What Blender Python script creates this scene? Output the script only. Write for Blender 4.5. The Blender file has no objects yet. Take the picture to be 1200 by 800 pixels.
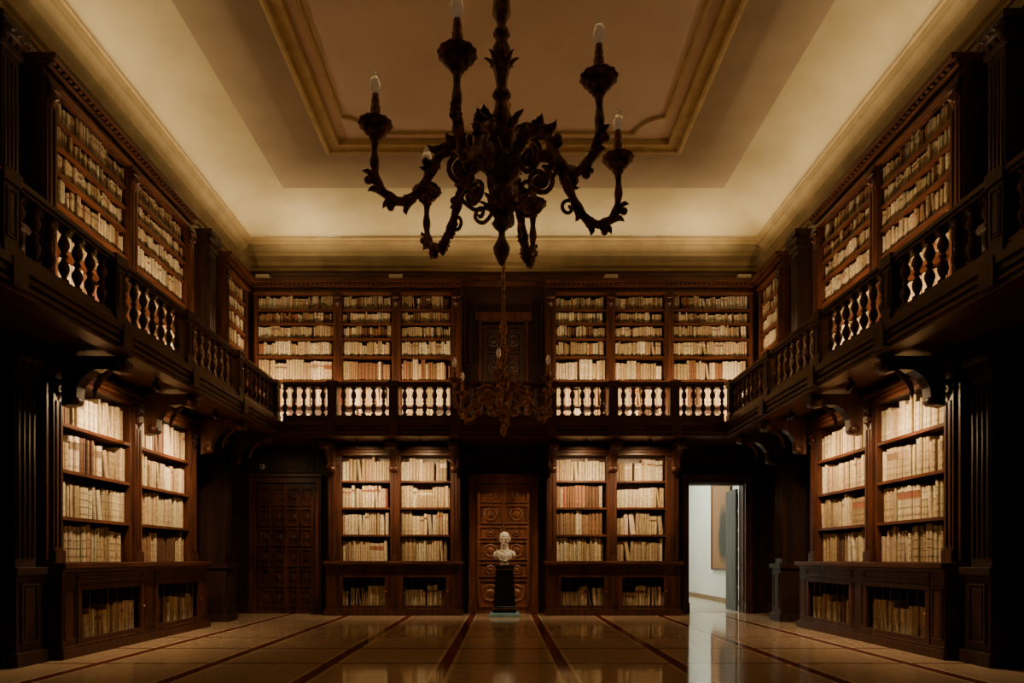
import bpy, math, random
from mathutils import Matrix, Vector
random.seed(7)
C = bpy.context.scene.collection
pi = math.pi

# ------------------------------------------------------------------ materials
def new_mat(name):
    m = bpy.data.materials.new(name); m.use_nodes = True
    nt = m.node_tree; b = nt.nodes["Principled BSDF"]
    return m, nt, b

def mat_noise(name, c1, c2, rough=0.5, metal=0.0, scale=(6,6,6), nscale=1.0, bump=0.0, coat=0.0, lo=0.35, hi=0.65, detail=6, spec=0.5):
    m, nt, b = new_mat(name)
    tc = nt.nodes.new("ShaderNodeTexCoord"); mp = nt.nodes.new("ShaderNodeMapping")
    mp.inputs["Scale"].default_value = scale
    nz = nt.nodes.new("ShaderNodeTexNoise"); nz.inputs["Scale"].default_value = nscale; nz.inputs["Detail"].default_value = detail
    rp = nt.nodes.new("ShaderNodeValToRGB")
    rp.color_ramp.elements[0].position = lo; rp.color_ramp.elements[0].color = (*c1, 1)
    rp.color_ramp.elements[1].position = hi; rp.color_ramp.elements[1].color = (*c2, 1)
    L = nt.links.new
    L(tc.outputs["Object"], mp.inputs["Vector"]); L(mp.outputs[0], nz.inputs["Vector"])
    L(nz.outputs["Fac"], rp.inputs[0]); L(rp.outputs[0], b.inputs["Base Color"])
    b.inputs["Roughness"].default_value = rough; b.inputs["Metallic"].default_value = metal
    b.inputs["Specular IOR Level"].default_value = spec
    if coat: b.inputs["Coat Weight"].default_value = coat; b.inputs["Coat Roughness"].default_value = 0.2
    if bump:
        bp = nt.nodes.new("ShaderNodeBump"); bp.inputs["Strength"].default_value = bump; bp.inputs["Distance"].default_value = 0.01
        L(nz.outputs["Fac"], bp.inputs["Height"]); L(bp.outputs[0], b.inputs["Normal"])
    return m

WOOD = mat_noise("dark_mahogany", (0.030,0.009,0.0048), (0.098,0.029,0.014), 0.42, scale=(14,14,1.6), bump=0.15)
WOODH = mat_noise("dark_mahogany_rail", (0.042,0.013,0.007), (0.115,0.036,0.017), 0.38, scale=(2,14,14), bump=0.1)
WOODD = mat_noise("walnut_door", (0.10,0.034,0.016), (0.23,0.080,0.037), 0.4, scale=(14,14,1.6), bump=0.15)
WALLW = mat_noise("wood_panelling", (0.016,0.0055,0.0035), (0.045,0.015,0.008), 0.55, scale=(10,10,0.9), bump=0.1)
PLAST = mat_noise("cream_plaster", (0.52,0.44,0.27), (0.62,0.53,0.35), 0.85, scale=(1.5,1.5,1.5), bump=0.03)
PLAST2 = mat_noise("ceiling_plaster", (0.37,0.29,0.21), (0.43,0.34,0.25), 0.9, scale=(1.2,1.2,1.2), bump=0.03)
PANEL = mat_noise("pink_plaster", (0.76,0.62,0.55), (0.85,0.70,0.62), 0.9, scale=(1,1,1))
MOULD = mat_noise("ochre_moulding", (0.44,0.31,0.15), (0.56,0.40,0.20), 0.6, scale=(5,5,5))
CORN = mat_noise("ochre_cornice", (0.26,0.18,0.085), (0.34,0.24,0.12), 0.7, scale=(3,3,3))
CHW = mat_noise("carved_bronzed_wood", (0.08,0.03,0.015), (0.56,0.25,0.11), 0.36, scale=(22,22,22), bump=0.5)
GILT = mat_noise("worn_gilt", (0.34,0.12,0.05), (0.7,0.38,0.14), 0.4, metal=0.2, scale=(40,40,40))
MARBLE = mat_noise("white_marble", (0.70,0.64,0.56), (0.88,0.83,0.76), 0.45, scale=(8,8,8))
BLACK = mat_noise("black_lacquer", (0.008,0.008,0.009), (0.014,0.014,0.015), 0.25, scale=(5,5,5))
BRASS = mat_noise("brass", (0.45,0.3,0.1), (0.6,0.42,0.16), 0.35, metal=1, scale=(9,9,9))
BLUE = mat_noise("blue_grey_stone", (0.16,0.36,0.48), (0.26,0.48,0.6), 0.5, scale=(9,9,9))
WHITE = mat_noise("white_paint", (0.74,0.74,0.69), (0.82,0.81,0.76), 0.8, scale=(1,1,1))
FIXT = mat_noise("white_enamel", (0.60,0.55,0.46), (0.7,0.64,0.54), 0.5, scale=(4,4,4))
GREYD = mat_noise("grey_painted_door", (0.06,0.068,0.075), (0.115,0.125,0.135), 0.5, scale=(12,12,2))
LENS = new_mat("lens_glass")[0]; LENS.node_tree.nodes["Principled BSDF"].inputs["Base Color"].default_value=(0.02,0.02,0.03,1)
GLASS, nt, b = new_mat("bulb_glass")
b.inputs["Base Color"].default_value=(1,0.93,0.82,1); b.inputs["Transmission Weight"].default_value=0.7
b.inputs["Roughness"].default_value=0.12; b.inputs["IOR"].default_value=1.3
b.inputs["Emission Color"].default_value=(1,0.72,0.42,1); b.inputs["Emission Strength"].default_value=0.025

# books: colour from mesh attribute
BOOK, nt, b = new_mat("book_binding")
at = nt.nodes.new("ShaderNodeAttribute"); at.attribute_name = "Col"
tc = nt.nodes.new("ShaderNodeTexCoord")
nz = nt.nodes.new("ShaderNodeTexNoise"); nz.inputs["Scale"].default_value = 22; nz.inputs["Detail"].default_value=8
mr = nt.nodes.new("ShaderNodeMapRange"); mr.inputs[1].default_value=0.3; mr.inputs[2].default_value=0.7; mr.inputs[3].default_value=0.62; mr.inputs[4].default_value=1.12
mx = nt.nodes.new("ShaderNodeMix"); mx.data_type='RGBA'; mx.blend_type='MULTIPLY'; mx.inputs[0].default_value=1.0
nt.links.new(tc.outputs["Object"], nz.inputs["Vector"]); nt.links.new(nz.outputs["Fac"], mr.inputs[0])
nt.links.new(at.outputs["Color"], mx.inputs[6]); nt.links.new(mr.outputs[0], mx.inputs[7])
nt.links.new(mx.outputs[2], b.inputs["Base Color"]); b.inputs["Roughness"].default_value=0.6

# floor
FLOOR, nt, b = new_mat("polished_marble_floor")
def N(t, **k):
    n = nt.nodes.new(t)
    for a, v in k.items(): setattr(n, a, v)
    return n
def M(op, a, bb=None, c=None):
    n = N("ShaderNodeMath", operation=op)
    for i, v in enumerate((a, bb, c)):
        if v is None: continue
        if isinstance(v, (int, float)): n.inputs[i].default_value = v
        else: nt.links.new(v, n.inputs[i])
    return n.outputs[0]
def MIXC(f, a, bb):
    n = N("ShaderNodeMix", data_type='RGBA')
    nt.links.new(f, n.inputs[0])
    for i, v in ((6, a), (7, bb)):
        if isinstance(v, tuple): n.inputs[i].default_value = (*v, 1)
        else: nt.links.new(v, n.inputs[i])
    return n.outputs[2]
tc = N("ShaderNodeTexCoord"); sp = N("ShaderNodeSeparateXYZ"); nt.links.new(tc.outputs["Object"], sp.inputs[0])
dx = M('PINGPONG', M('ADD', sp.outputs[0], 60-0.6), 0.6)
dy = M('PINGPONG', M('ADD', sp.outputs[1], 60.1), 0.6)
nz = N("ShaderNodeTexNoise"); nz.inputs["Scale"].default_value = 9; nz.inputs["Detail"].default_value = 8
nt.links.new(tc.outputs["Object"], nz.inputs["Vector"])
wn = N("ShaderNodeTexWhiteNoise", noise_dimensions='2D'); cb = N("ShaderNodeCombineXYZ")
nt.links.new(M('FLOOR', M('DIVIDE', M('ADD', sp.outputs[0], 60-0.6), 1.2)), cb.inputs[0])
nt.links.new(M('FLOOR', M('DIVIDE', M('ADD', sp.outputs[1], 60.1), 1.2)), cb.inputs[1])
nt.links.new(cb.outputs[0], wn.inputs["Vector"])
base = MIXC(nz.outputs["Fac"], (0.44,0.31,0.21), (0.74,0.55,0.38))
base = MIXC(M('MULTIPLY', wn.outputs["Value"], 0.25), base, (0.40,0.27,0.175))
base = MIXC(M('LESS_THAN', dx, 0.10), base, (0.80,0.60,0.42))
base = MIXC(M('LESS_THAN', dy, 0.03), base, (0.22,0.075,0.05))
base = MIXC(M('LESS_THAN', dx, 0.06), base, (0.20,0.05,0.035))
nt.links.new(base, b.inputs["Base Color"])
nt.links.new(M('ADD', M('MULTIPLY', nz.outputs["Fac"], 0.08), 0.04), b.inputs["Roughness"])
b.inputs["IOR"].default_value=1.65

# ------------------------------------------------------------------ mesh builder
class MB:
    def __init__(s): s.v=[]; s.f=[]; s.m=[]; s.s=[]; s.M=None
    def add(s, vs, fs, m=0, sm=False):
        o=len(s.v)
        if s.M is not None: vs=[tuple(s.M @ Vector(p)) for p in vs]
        s.v += [tuple(p) for p in vs]
        for f in fs: s.f.append(tuple(i+o for i in f)); s.m.append(m); s.s.append(sm)
    def box(s,x0,x1,y0,y1,z0,z1,m=0):
        s.add([(x0,y0,z0),(x1,y0,z0),(x1,y1,z0),(x0,y1,z0),(x0,y0,z1),(x1,y0,z1),(x1,y1,z1),(x0,y1,z1)],
              [(0,3,2,1),(4,5,6,7),(0,1,5,4),(1,2,6,5),(2,3,7,6),(3,0,4,7)],m)
    def lathe(s,prof,seg=16,m=0,c=(0,0,0),ax='z',sm=True,flute=0,fn=8):
        vs=[];fs=[];n=len(prof)
        for (r,z) in prof:
            for k in range(seg):
                a=2*pi*k/seg; rr=r*(1+flute*math.cos(fn*a))
                x,y=rr*math.cos(a),rr*math.sin(a)
                if ax=='z': p=(c[0]+x,c[1]+y,c[2]+z)
                elif ax=='y': p=(c[0]+x,c[1]-z,c[2]+y)
                else: p=(c[0]+z,c[1]+x,c[2]+y)
                vs.append(p)
        for i in range(n-1):
            for k in range(seg):
                k2=(k+1)%seg; fs.append((i*seg+k,i*seg+k2,(i+1)*seg+k2,(i+1)*seg+k))
        fs.append(tuple(reversed(range(seg)))); fs.append(tuple((n-1)*seg+k for k in range(seg)))
        s.add(vs,fs,m,sm)
    def tube(s,pts,rad,seg=8,m=0,closed_ends=True):
        P=[Vector(p) for p in pts]; n=len(P); vs=[];fs=[]
        ref=Vector((0,1,0)) 
        for i,p in enumerate(P):
            t=(P[min(i+1,n-1)]-P[max(i-1,0)]).normalized()
            u=ref.cross(t)
            if u.length<1e-4: u=Vector((1,0,0)).cross(t)
            u.normalize(); w=t.cross(u)
            r=rad[i] if isinstance(rad,(list,tuple)) else rad
            for k in range(seg):
                a=2*pi*k/seg; vs.append(p+u*(r*math.cos(a))+w*(r*math.sin(a)))
        for i in range(n-1):
            for k in range(seg):
                k2=(k+1)%seg; fs.append((i*seg+k,i*seg+k2,(i+1)*seg+k2,(i+1)*seg+k))
        fs.append(tuple(reversed(range(seg)))); fs.append(tuple((n-1)*seg+k for k in range(seg)))
        s.add(vs,fs,m,True)
    def prism(s,poly,x0,x1,m=0):   # poly in (y,z), extruded along x
        n=len(poly)
        vs=[(x0,a,b) for a,b in poly]+[(x1,a,b) for a,b in poly]
        fs=[tuple(range(n)),tuple(reversed(range(n,2*n)))]+[(i,n+i,n+(i+1)%n,(i+1)%n) for i in range(n)]
        s.add(vs,fs,m)
    def ell(s,c,r,m=0,seg=16,rings=10,rot=None):
        vs=[];fs=[]
        for i in range(rings+1):
            th=pi*i/rings
            for k in range(seg):
                a=2*pi*k/seg
                p=Vector((r[0]*math.sin(th)*math.cos(a),r[1]*math.sin(th)*math.sin(a),-r[2]*math.cos(th)))
                if rot is not None: p=rot@p
                vs.append(Vector(c)+p)
        for i in range(rings):
            for k in range(seg):
                k2=(k+1)%seg; fs.append((i*seg+k,i*seg+k2,(i+1)*seg+k2,(i+1)*seg+k))
        s.add(vs,fs,m,True)
    def sweep(s,path,prof,m=0,ms=None):  # closed ccw path 2D, prof [(inset,z)]
        n=len(path); vs=[];fs=[];P=[Vector(p) for p in path]
        mit=[]
        for i in range(n):
            a=(P[i]-P[i-1]).normalized(); bb=(P[(i+1)%n]-P[i]).normalized()
            na=Vector((-a.y,a.x)); nb=Vector((-bb.y,bb.x)); q=(na+nb)
            q=q/ max(0.2,(1+na.dot(nb))); mit.append(q)
        for (o,z) in prof:
            for i in range(n):
                p=P[i]+mit[i]*o; vs.append((p.x,p.y,z))
        for j in range(len(prof)-1):
            for i in range(n):
                i2=(i+1)%n
                s.add([vs[j*n+i],vs[j*n+i2],vs[(j+1)*n+i2],vs[(j+1)*n+i]],[(0,1,2,3)],ms[j] if ms else m)
    def leaf(s,p0,d,up,L,W,curl=0.6,m=0):
        d=Vector(d).normalized(); up=Vector(up).normalized(); side=d.cross(up).normalized()
        n=8; vs=[];fs=[]
        for i in range(n+1):
            t=i/n; a=curl*t*t*2.4
            c=Vector(p0)+d*(L*t*math.cos(a*0.5))+up*(L*t*math.sin(a*0.5))
            w=W*(math.sin(pi*(0.12+0.86*t))**0.6)*(1.0 if i%2 else 0.72)
            if i==n: w=W*0.2
            for j,k in enumerate((-1,-0.5,0,0.5,1)):
                vs.append(c+side*(w*k)+up*(-abs(k)*W*0.35+ (0.006 if k==0 else 0)))
        q=5
        for i in range(n):
            for j in range(4): fs.append((i*q+j,i*q+j+1,(i+1)*q+j+1,(i+1)*q+j))
        o=len(vs); vs2=vs+[v-up*0.012 for v in vs]
        fs2=fs+[tuple(reversed([x+o for x in f])) for f in fs]
        for i in range(n):
            fs2.append((i*q,(i+1)*q,(i+1)*q+o,i*q+o)); fs2.append((i*q+4,i*q+4+o,(i+1)*q+4+o,(i+1)*q+4))
        s.add(vs2,fs2,m,True)
    def mesh(s,name,mats):
        me=bpy.data.meshes.new(name); me.from_pydata(s.v,[],s.f)
        for mm in mats: me.materials.append(mm)
        me.polygons.foreach_set("material_index",s.m); me.polygons.foreach_set("use_smooth",s.s)
        me.update(); return me

def link(o): C.objects.link(o); return o
def part(name,mb,mats,parent=None,loc=(0,0,0),rot=0,bevel=0,**kw):
    me = mb.mesh(name,mats) if isinstance(mb,MB) else mb
    o=link(bpy.data.objects.new(name,me)); o.location=loc; o.rotation_euler=(0,0,rot)
    if parent: o.parent=parent
    if bevel:
        md=o.modifiers.new("Bevel",'BEVEL'); md.width=bevel; md.segments=2; md.limit_method='ANGLE'
    for k,v in kw.items(): o[k]=v
    return o
def thing(name,label,cat,loc=(0,0,0),rot=0,group=None):
    o=link(bpy.data.objects.new(name,None)); o.empty_display_size=0.2
    o.location=loc; o.rotation_euler=(0,0,rot); o["label"]=label; o["category"]=cat
    if group: o["group"]=group
    return o
def struct(name,mb,mats,bevel=0,loc=(0,0,0),rot=0):
    return part(name,mb,mats,bevel=bevel,kind="structure",loc=loc,rot=rot)

# ------------------------------------------------------------------ dimensions
CAMH=1.083
WX=5.3; WY=13.7; Y0=-2.0; ZC=7.82
FX=4.92; FY=13.3
DX0,DX1,DZ=3.70,4.83,2.60   # open doorway

# ------------------------------------------------------------------ room shell
mb=MB(); mb.box(-WX,WX,Y0,WY,-0.1,0); struct("floor",mb,[FLOOR])
mb=MB()
mb.box(-WX-0.2,DX0,WY,WY+0.25,0,7.0); mb.box(DX0,DX1,WY,WY+0.25,DZ,7.0); mb.box(DX1,WX+0.2,WY,WY+0.25,0,7.0)
struct("wall_back",mb,[WALLW])
mb=MB(); mb.box(-WX-0.2,-WX,Y0,WY,0,7.0); struct("wall_left",mb,[WALLW])
mb=MB(); mb.box(WX,WX+0.2,Y0,WY,0,7.0); struct("wall_right",mb,[WALLW])
mb=MB(); mb.box(-WX-0.2,WX+0.2,Y0-0.2,Y0,0,7.0); struct("wall_front",mb,[WALLW])
# ceiling with cove
rect=[(-WX,Y0),(WX,Y0),(WX,WY),(-WX,WY)]
mb=MB()
cove=[(0.02,7.36),(0.30,7.36)]
for i in range(13):
    a=(pi/2)*i/12
    cove.append((0.34+0.96*(1-math.cos(a)), 7.36+0.46*math.sin(a)))
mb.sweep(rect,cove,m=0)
for i in range(len(mb.s)): mb.s[i]=True
# flat ceiling ring + panel
def rc(hx,y0,y1): return [(-hx,y0),(hx,y0),(hx,y1),(-hx,y1)]
PX,PY0,PY1=2.93,0.4,11.27
out=rc(4.0,Y0+1.3,WY-1.3); inn=rc(PX,PY0,PY1)
for i in range(4):
    a,b2=out[i],out[(i+1)%4]; c,d=inn[i],inn[(i+1)%4]
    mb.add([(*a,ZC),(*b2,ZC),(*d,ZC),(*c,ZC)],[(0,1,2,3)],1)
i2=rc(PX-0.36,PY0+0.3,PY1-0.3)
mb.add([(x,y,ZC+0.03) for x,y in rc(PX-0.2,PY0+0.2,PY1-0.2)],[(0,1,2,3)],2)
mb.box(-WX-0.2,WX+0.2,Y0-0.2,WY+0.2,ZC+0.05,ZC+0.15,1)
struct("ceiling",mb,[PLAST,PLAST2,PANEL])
mb=MB()
mb.sweep(inn,[(0,ZC+0.01),(0,ZC-0.05),(0.05,ZC-0.08),(0.09,ZC-0.08),(0.10,ZC-0.04),(0.20,ZC-0.03),(0.21,ZC-0.06),(0.27,ZC-0.06),(0.28,ZC+0.035)],m=0)
struct("trim_1",mb,[MOULD])
# inner thin moulding with notched corners
def notched(hx,y0,y1,r):
    pts=[]
    for (cx,cy,a0) in ((-hx,y0,pi/2),(hx,y0,pi),(hx,y1,3*pi/2),(-hx,y1,0)):
        for k in range(9):
            a=a0-(pi/2)*k/8; pts.append((cx+r*math.cos(a),cy+r*math.sin(a)))
    return pts
mb=MB(); mb.sweep(notched(PX-0.42,PY0+0.42,PY1-0.42,0.4),[(0,ZC+0.035),(0,ZC),(0.02,ZC-0.015),(0.05,ZC-0.015),(0.06,ZC+0.035)],m=0)
struct("trim_2",mb,[MOULD])
# cornice around walls
mb=MB()
mb.sweep(rect,[(0.0,6.82),(0.06,6.84),(0.06,6.90),(0.10,6.93),(0.10,7.0),(0.13,7.03),(0.20,7.08),(0.20,7.12),(0.24,7.16),(0.30,7.24),(0.34,7.25),(0.34,7.33),(0.37,7.345),(0.37,7.37),(0.30,7.37),(0.0,7.37)],m=0)
struct("trim_3",mb,[CORN])
# dark timber frieze mouldings
mb=MB()
mb.sweep(rect,[(0,6.55),(0.05,6.57),(0.08,6.62),(0.10,6.62),(0.10,6.70),(0.05,6.74),(0.05,6.81),(0,6.82)])
struct("trim_4",mb,[WOODH])

# raised panelling
def frame_panel(mb,x0,x1,z0,z1,y=0.0,w=0.05,t=0.025):
    mb.box(x0,x1,y-t,y,z0,z0+w); mb.box(x0,x1,y-t,y,z1-w,z1)
    mb.box(x0,x0+w,y-t,y,z0+w,z1-w); mb.box(x1-w,x1,y-t,y,z0+w,z1-w)
    mb.box(x0+w*1.8,x1-w*1.8,y-t*0.6,y,z0+w*1.8,z1-w*1.8)
def panelling(mb,spans,rows):
    for (a,b2) in spans:
        for (z0,z1) in rows: frame_panel(mb,a,b2,z0,z1)
# side walls: local x from world Y, wall face at local y=0
side_rows_low=[(0.25,0.85),(1.15,2.0),(2.1,3.15)]; side_rows_up=[(3.8,4.5),(4.65,6.4)]
for nm,loc,rot,flip in (("trim_5",(-WX,0,0),pi/2,1),("trim_6",(WX,0,0),-pi/2,-1)):
    mb=MB()
    def sp(a,b2): return (a,b2) if flip==1 else (-b2,-a)
    panelling(mb,[sp(3.0,4.2),sp(4.4,5.6),sp(5.8,7.1),sp(11.15,11.65),sp(12.35,13.5)],side_rows_low)
    panelling(mb,[sp(3.0,4.2),sp(4.4,5.6),sp(5.8,7.1),sp(10.95,11.95)],side_rows_up)
    a,b2=sp(2.0,7.3); mb.box(a,b2,-0.06,0,0,0.2); mb.box(a,b2,-0.1,0,0.93,1.02)
    a,b2=sp(10.98,13.68); mb.box(a,b2,-0.05,0,0,0.2); mb.box(a,b2,-0.06,0,0.93,1.02)
    struct(nm,mb,[WALLW],bevel=0.006,loc=loc,rot=rot)
mb=MB()
panelling(mb,[(-0.80,-0.52),(0.52,0.80)],[(3.8,4.8),(4.95,6.3)])
panelling(mb,[(-3.62,-3.45),(3.45,3.6)],[(0.3,1.4),(1.5,2.5)])
panelling(mb,[(-4.9,-3.8),(3.8,4.75),(-0.7,0.7)],[(2.82,3.2)])
struct("trim_7",mb,[WALLW],bevel=0.006,loc=(0,WY,0))

# ------------------------------------------------------------------ doors
def door_mesh(W,H,cols,rowh,th=0.05,boss=True):
    mb=MB(); mb.box(0,W,0,th,0.0,H)
    # rowh list of fractional heights
    tot=sum(rowh); z=0.10; cw=(W-0.06)/cols; HH=H-0.16
    leaf=cols//2
    mb.box(W/2-0.025,W/2+0.025,-0.03,0,0,H)
    for rh in rowh:
        h=HH*rh/tot
        for c in range(cols):
            x0=0.03+c*cw+0.03; x1=0.03+(c+1)*cw-0.03; z0=z+0.025; z1=z+h-0.025
            w=0.028
            mb.box(x0,x1,-0.028,0,z0,z0+w); mb.box(x0,x1,-0.028,0,z1-w,z1)
            mb.box(x0,x0+w,-0.028,0,z0+w,z1-w); mb.box(x1-w,x1,-0.028,0,z0+w,z1-w)
            cx,cz=(x0+x1)/2,(z0+z1)/2; r=min(x1-x0,z1-z0)/2-w-0.012
            if r>0.03:
                mb.lathe([(r,0),(r,0.015),(r*0.8,0.026),(r*0.72,0.010),(r*0.45,0.012),(r*0.3,0.03),(0.004,0.034)],8,0,(cx,0,cz),'y',sm=False)
        z+=h
    return mb
def casing(name,x0,x1,H,y,mat):
    mb=MB(); w=0.12
    mb.box(x0-w,x0,y-0.09,y,0,H+w); mb.box(x1,x1+w,y-0.09,y,0,H+w); mb.box(x0,x1,y-0.09,y,H,H+w)
    mb.box(x0-w-0.03,x1+w+0.03,y-0.14,y,H+w,H+w+0.06)
    mb.box(x0-w-0.015,x0-w+0.03,y-0.11,y,0,H+w); mb.box(x1+w-0.03,x1+w+0.015,y-0.11,y,0,H+w)
    mb.box(x0-w-0.02,x0+0.01,y-0.12,y,0,0.22); mb.box(x1-0.01,x1+w+0.02,y-0.12,y,0,0.22)
    struct(name,mb,[mat],bevel=0.006)
struct("door_1",door_mesh(1.10,2.58,2,[1.4,0.8,1,0.7,1,0.8]),[WOODD],bevel=0.004,loc=(-0.55,WY-0.055,0.005))
casing("trim_8",-0.56,0.56,2.60,WY,WOODD)
struct("door_2",door_mesh(1.16,2.58,4,[1,1,1,1,1,1]),[WOOD],bevel=0.004,loc=(-4.93,WY-0.055,0.005))
casing("trim_9",-4.94,-3.76,2.60,WY,WOOD)
casing("trim_10",DX0,DX1,DZ,WY,WOOD)
mb=door_mesh(0.66,2.5,2,[1,1,1,1,1,1])
struct("door_3",mb,[GREYD],bevel=0.004,loc=(DX1-0.03,WY+0.27,0.02),rot=pi/2-0.02)
# jamb lining
mb=MB(); mb.box(DX0,DX0+0.02,WY,WY+0.25,0,DZ); mb.box(DX1-0.02,DX1,WY,WY+0.25,0,DZ); mb.box(DX0+0.02,DX1-0.02,WY,WY+0.25,DZ-0.02,DZ)
struct("trim_11",mb,[WOOD])
# upper door on gallery
struct("door_4",door_mesh(0.84,2.2,2,[1,1,1,1]),[WALLW],bevel=0.004,loc=(-0.42,WY-0.055,3.56))
mb=MB(); 
mb.box(-0.5,-0.43,WY-0.08,WY,3.56,5.85);mb.box(0.43,0.5,WY-0.08,WY,3.56,5.85);mb.box(-0.56,0.56,WY-0.12,WY,5.85,6.0)
struct("trim_12",mb,[WOOD],bevel=0.006)

# ------------------------------------------------------------------ adjoining room
mb=MB(); mb.box(2.6,5.6,WY,20.6,-0.1,0); struct("floor_corridor",mb,[mat_noise("pale_stone",(0.42,0.36,0.28),(0.5,0.44,0.35),0.25,scale=(3,3,3))])
mb=MB(); mb.box(5.5,5.7,WY+0.25,20.6,0,4.2); struct("wall_corridor_east",mb,[WHITE])
mb=MB(); mb.box(2.4,2.6,WY+0.25,20.6,0,4.2); struct("wall_corridor_west",mb,[WHITE])
mb=MB(); mb.box(2.4,4.75,20.4,20.6,0,4.2); mb.box(5.3,5.5,20.4,20.6,0,4.2); mb.box(4.75,5.3,20.4,20.6,2.7,4.2); mb.box(4.75,5.3,20.9,21,0,2.7)
struct("wall_corridor_north",mb,[WHITE])
mb=MB(); mb.box(2.4,5.7,WY+0.25,20.6,4.2,4.3); struct("ceiling_corridor",mb,[WHITE])
mb=MB(); mb.box(5.47,5.5,WY+0.3,20.4,0,0.12); struct("baseboard_corridor",mb,[mat_noise("oak",(0.25,0.15,0.07),(0.3,0.18,0.09),0.5)])
# painting
PA,nt2,b2_=new_mat("old_oil_paint")
tc2=nt2.nodes.new("ShaderNodeTexCoord"); mp2=nt2.nodes.new("ShaderNodeMapping"); mp2.inputs["Location"].default_value=(0,0.35,0.2); mp2.inputs["Scale"].default_value=(1,1.9,0.9)
gr=nt2.nodes.new("ShaderNodeTexGradient"); gr.gradient_type='SPHERICAL'
nn=nt2.nodes.new("ShaderNodeTexNoise"); nn.inputs["Scale"].default_value=2.2; nn.inputs["Detail"].default_value=5
ad=nt2.nodes.new("ShaderNodeMath"); ad.operation='MULTIPLY_ADD'; ad.inputs[1].default_value=0.6
rp=nt2.nodes.new("ShaderNodeValToRGB"); e=rp.color_ramp.elements
e[0].position=0.5; e[0].color=(0.26,0.12,0.045,1); e[1].position=0.8; e[1].color=(0.02,0.015,0.012,1)
nt2.links.new(tc2.outputs["Object"],mp2.inputs[0]); nt2.links.new(mp2.outputs[0],gr.inputs[0]); nt2.links.new(tc2.outputs["Object"],nn.inputs["Vector"])
nt2.links.new(nn.outputs["Fac"],ad.inputs[0]); nt2.links.new(gr.outputs["Fac"],ad.inputs[2]); nt2.links.new(ad.outputs[0],rp.inputs[0]); nt2.links.new(rp.outputs[0],b2_.inputs["Base Color"])
pt=thing("painting","tall oil painting of dark robed figure on ochre","painting",(5.48,17.15,1.95))
mb=MB(); mb.box(-0.02,0.0,-0.72,0.72,-1.1,1.1); part("canvas",mb,[PA],pt)
mb=MB(); mb.box(-0.04,0.015,-0.76,-0.72,-1.14,1.14); mb.box(-0.04,0.015,0.72,0.76,-1.14,1.14); mb.box(-0.04,0.015,-0.72,0.72,-1.14,-1.1); mb.box(-0.04,0.015,-0.72,0.72,1.1,1.14)
part("frame",mb,[WOOD],pt)
tl=thing("track_light","white ceiling track spotlight in bright white room","lamp",(5.0,18.2,4.199))
mb=MB(); mb.box(-0.03,0.03,-0.6,0.6,-0.04,0); part("track",mb,[FIXT],tl)
mb=MB(); mb.lathe([(0.02,-0.3),(0.02,-0.04)],8); mb.lathe([(0.06,-0.62),(0.06,-0.36),(0.03,-0.3)],12); part("lamp_head",mb,[FIXT],tl)

# ------------------------------------------------------------------ books
books=[]
VEL=[(0.62,0.51,0.34),(0.68,0.58,0.42),(0.55,0.43,0.27),(0.60,0.47,0.30),(0.74,0.65,0.49),(0.48,0.36,0.22),(0.42,0.30,0.17)]
BRN=[(0.20,0.095,0.045),(0.27,0.14,0.07),(0.14,0.065,0.035),(0.33,0.19,0.10)]
RED=[(0.30,0.10,0.06),(0.24,0.075,0.05),(0.36,0.17,0.10)]
PAL={'v':(0.96,0.035,0.005),'m':(0.83,0.15,0.02),'b':(0.50,0.47,0.03),'r':(0.35,0.30,0.35)}
def pick(p):
    q=random.random(); a,b3,c=PAL[p]
    L=VEL if q<a else (BRN if q<a+b3 else RED); k=random.choice(L); j=random.uniform(0.82,1.12)
    kind = 'v' if L is VEL else ('b' if L is BRN else 'r')
    return tuple(min(0.9,v*j) for v in k),kind
def fill(loc,rot,x0,x1,z,hmax,yf,dep,pal='v',avgw=0.055,lean=0.05,fillr=0.92):
    B=Matrix.Translation(loc)@Matrix.Rotation(rot,4,'Z')
    x=x0+0.008; basehf=random.uniform(0.78,0.88); run=0; col=None
    labelled=random.random()<0.35
    while True:
        if run<=0:
            run=random.choice([1,1,1,2,2,3,4,6]); col,kind=pick(pal)
            w0=random.uniform(0.5,1.55)*avgw; h0=hmax*min(0.955,max(0.58,random.gauss(basehf,0.075)))
            lab=random.random()<(0.35 if labelled else 0.08)
            labc=random.choice([(0.30,0.11,0.06),(0.20,0.11,0.06),(0.75,0.68,0.5),(0.18,0.12,0.08),(0.36,0.24,0.14)]) if lab else None
        run-=1
        w=w0*random.uniform(0.88,1.14); h=h0*random.uniform(0.975,1.015); a=0
        cc=tuple(min(0.9,v*random.uniform(0.93,1.06)) for v in col); q_=random.uniform(0.80,1.08); cc=tuple(v*q_ for v in cc)
        if random.random()<lean: a=random.uniform(0.05,0.17)
        if h*math.cos(a)+w*math.sin(a)>hmax*0.97: a=0
        adv=h*math.sin(a)+w*math.cos(a)
        if x+adv>x1-0.006: 
            if x+w<x1-0.006 and a: a=0; adv=w
            else: break
        yy=yf+random.uniform(0,0.035)
        M_=B@Matrix.Translation((x+h*math.sin(a),yy,z+0.0012))@Matrix.Rotation(-a,4,'Y')
        books.append(dict(M=M_,w=w-0.003,h=h,d=dep*random.uniform(0.85,0.97),c=cc,lc=labc,k=kind,big=hmax>0.4,a=a))
        x+=adv+(random.uniform(0.01,0.05) if random.random()<0.02 else 0)

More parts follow.
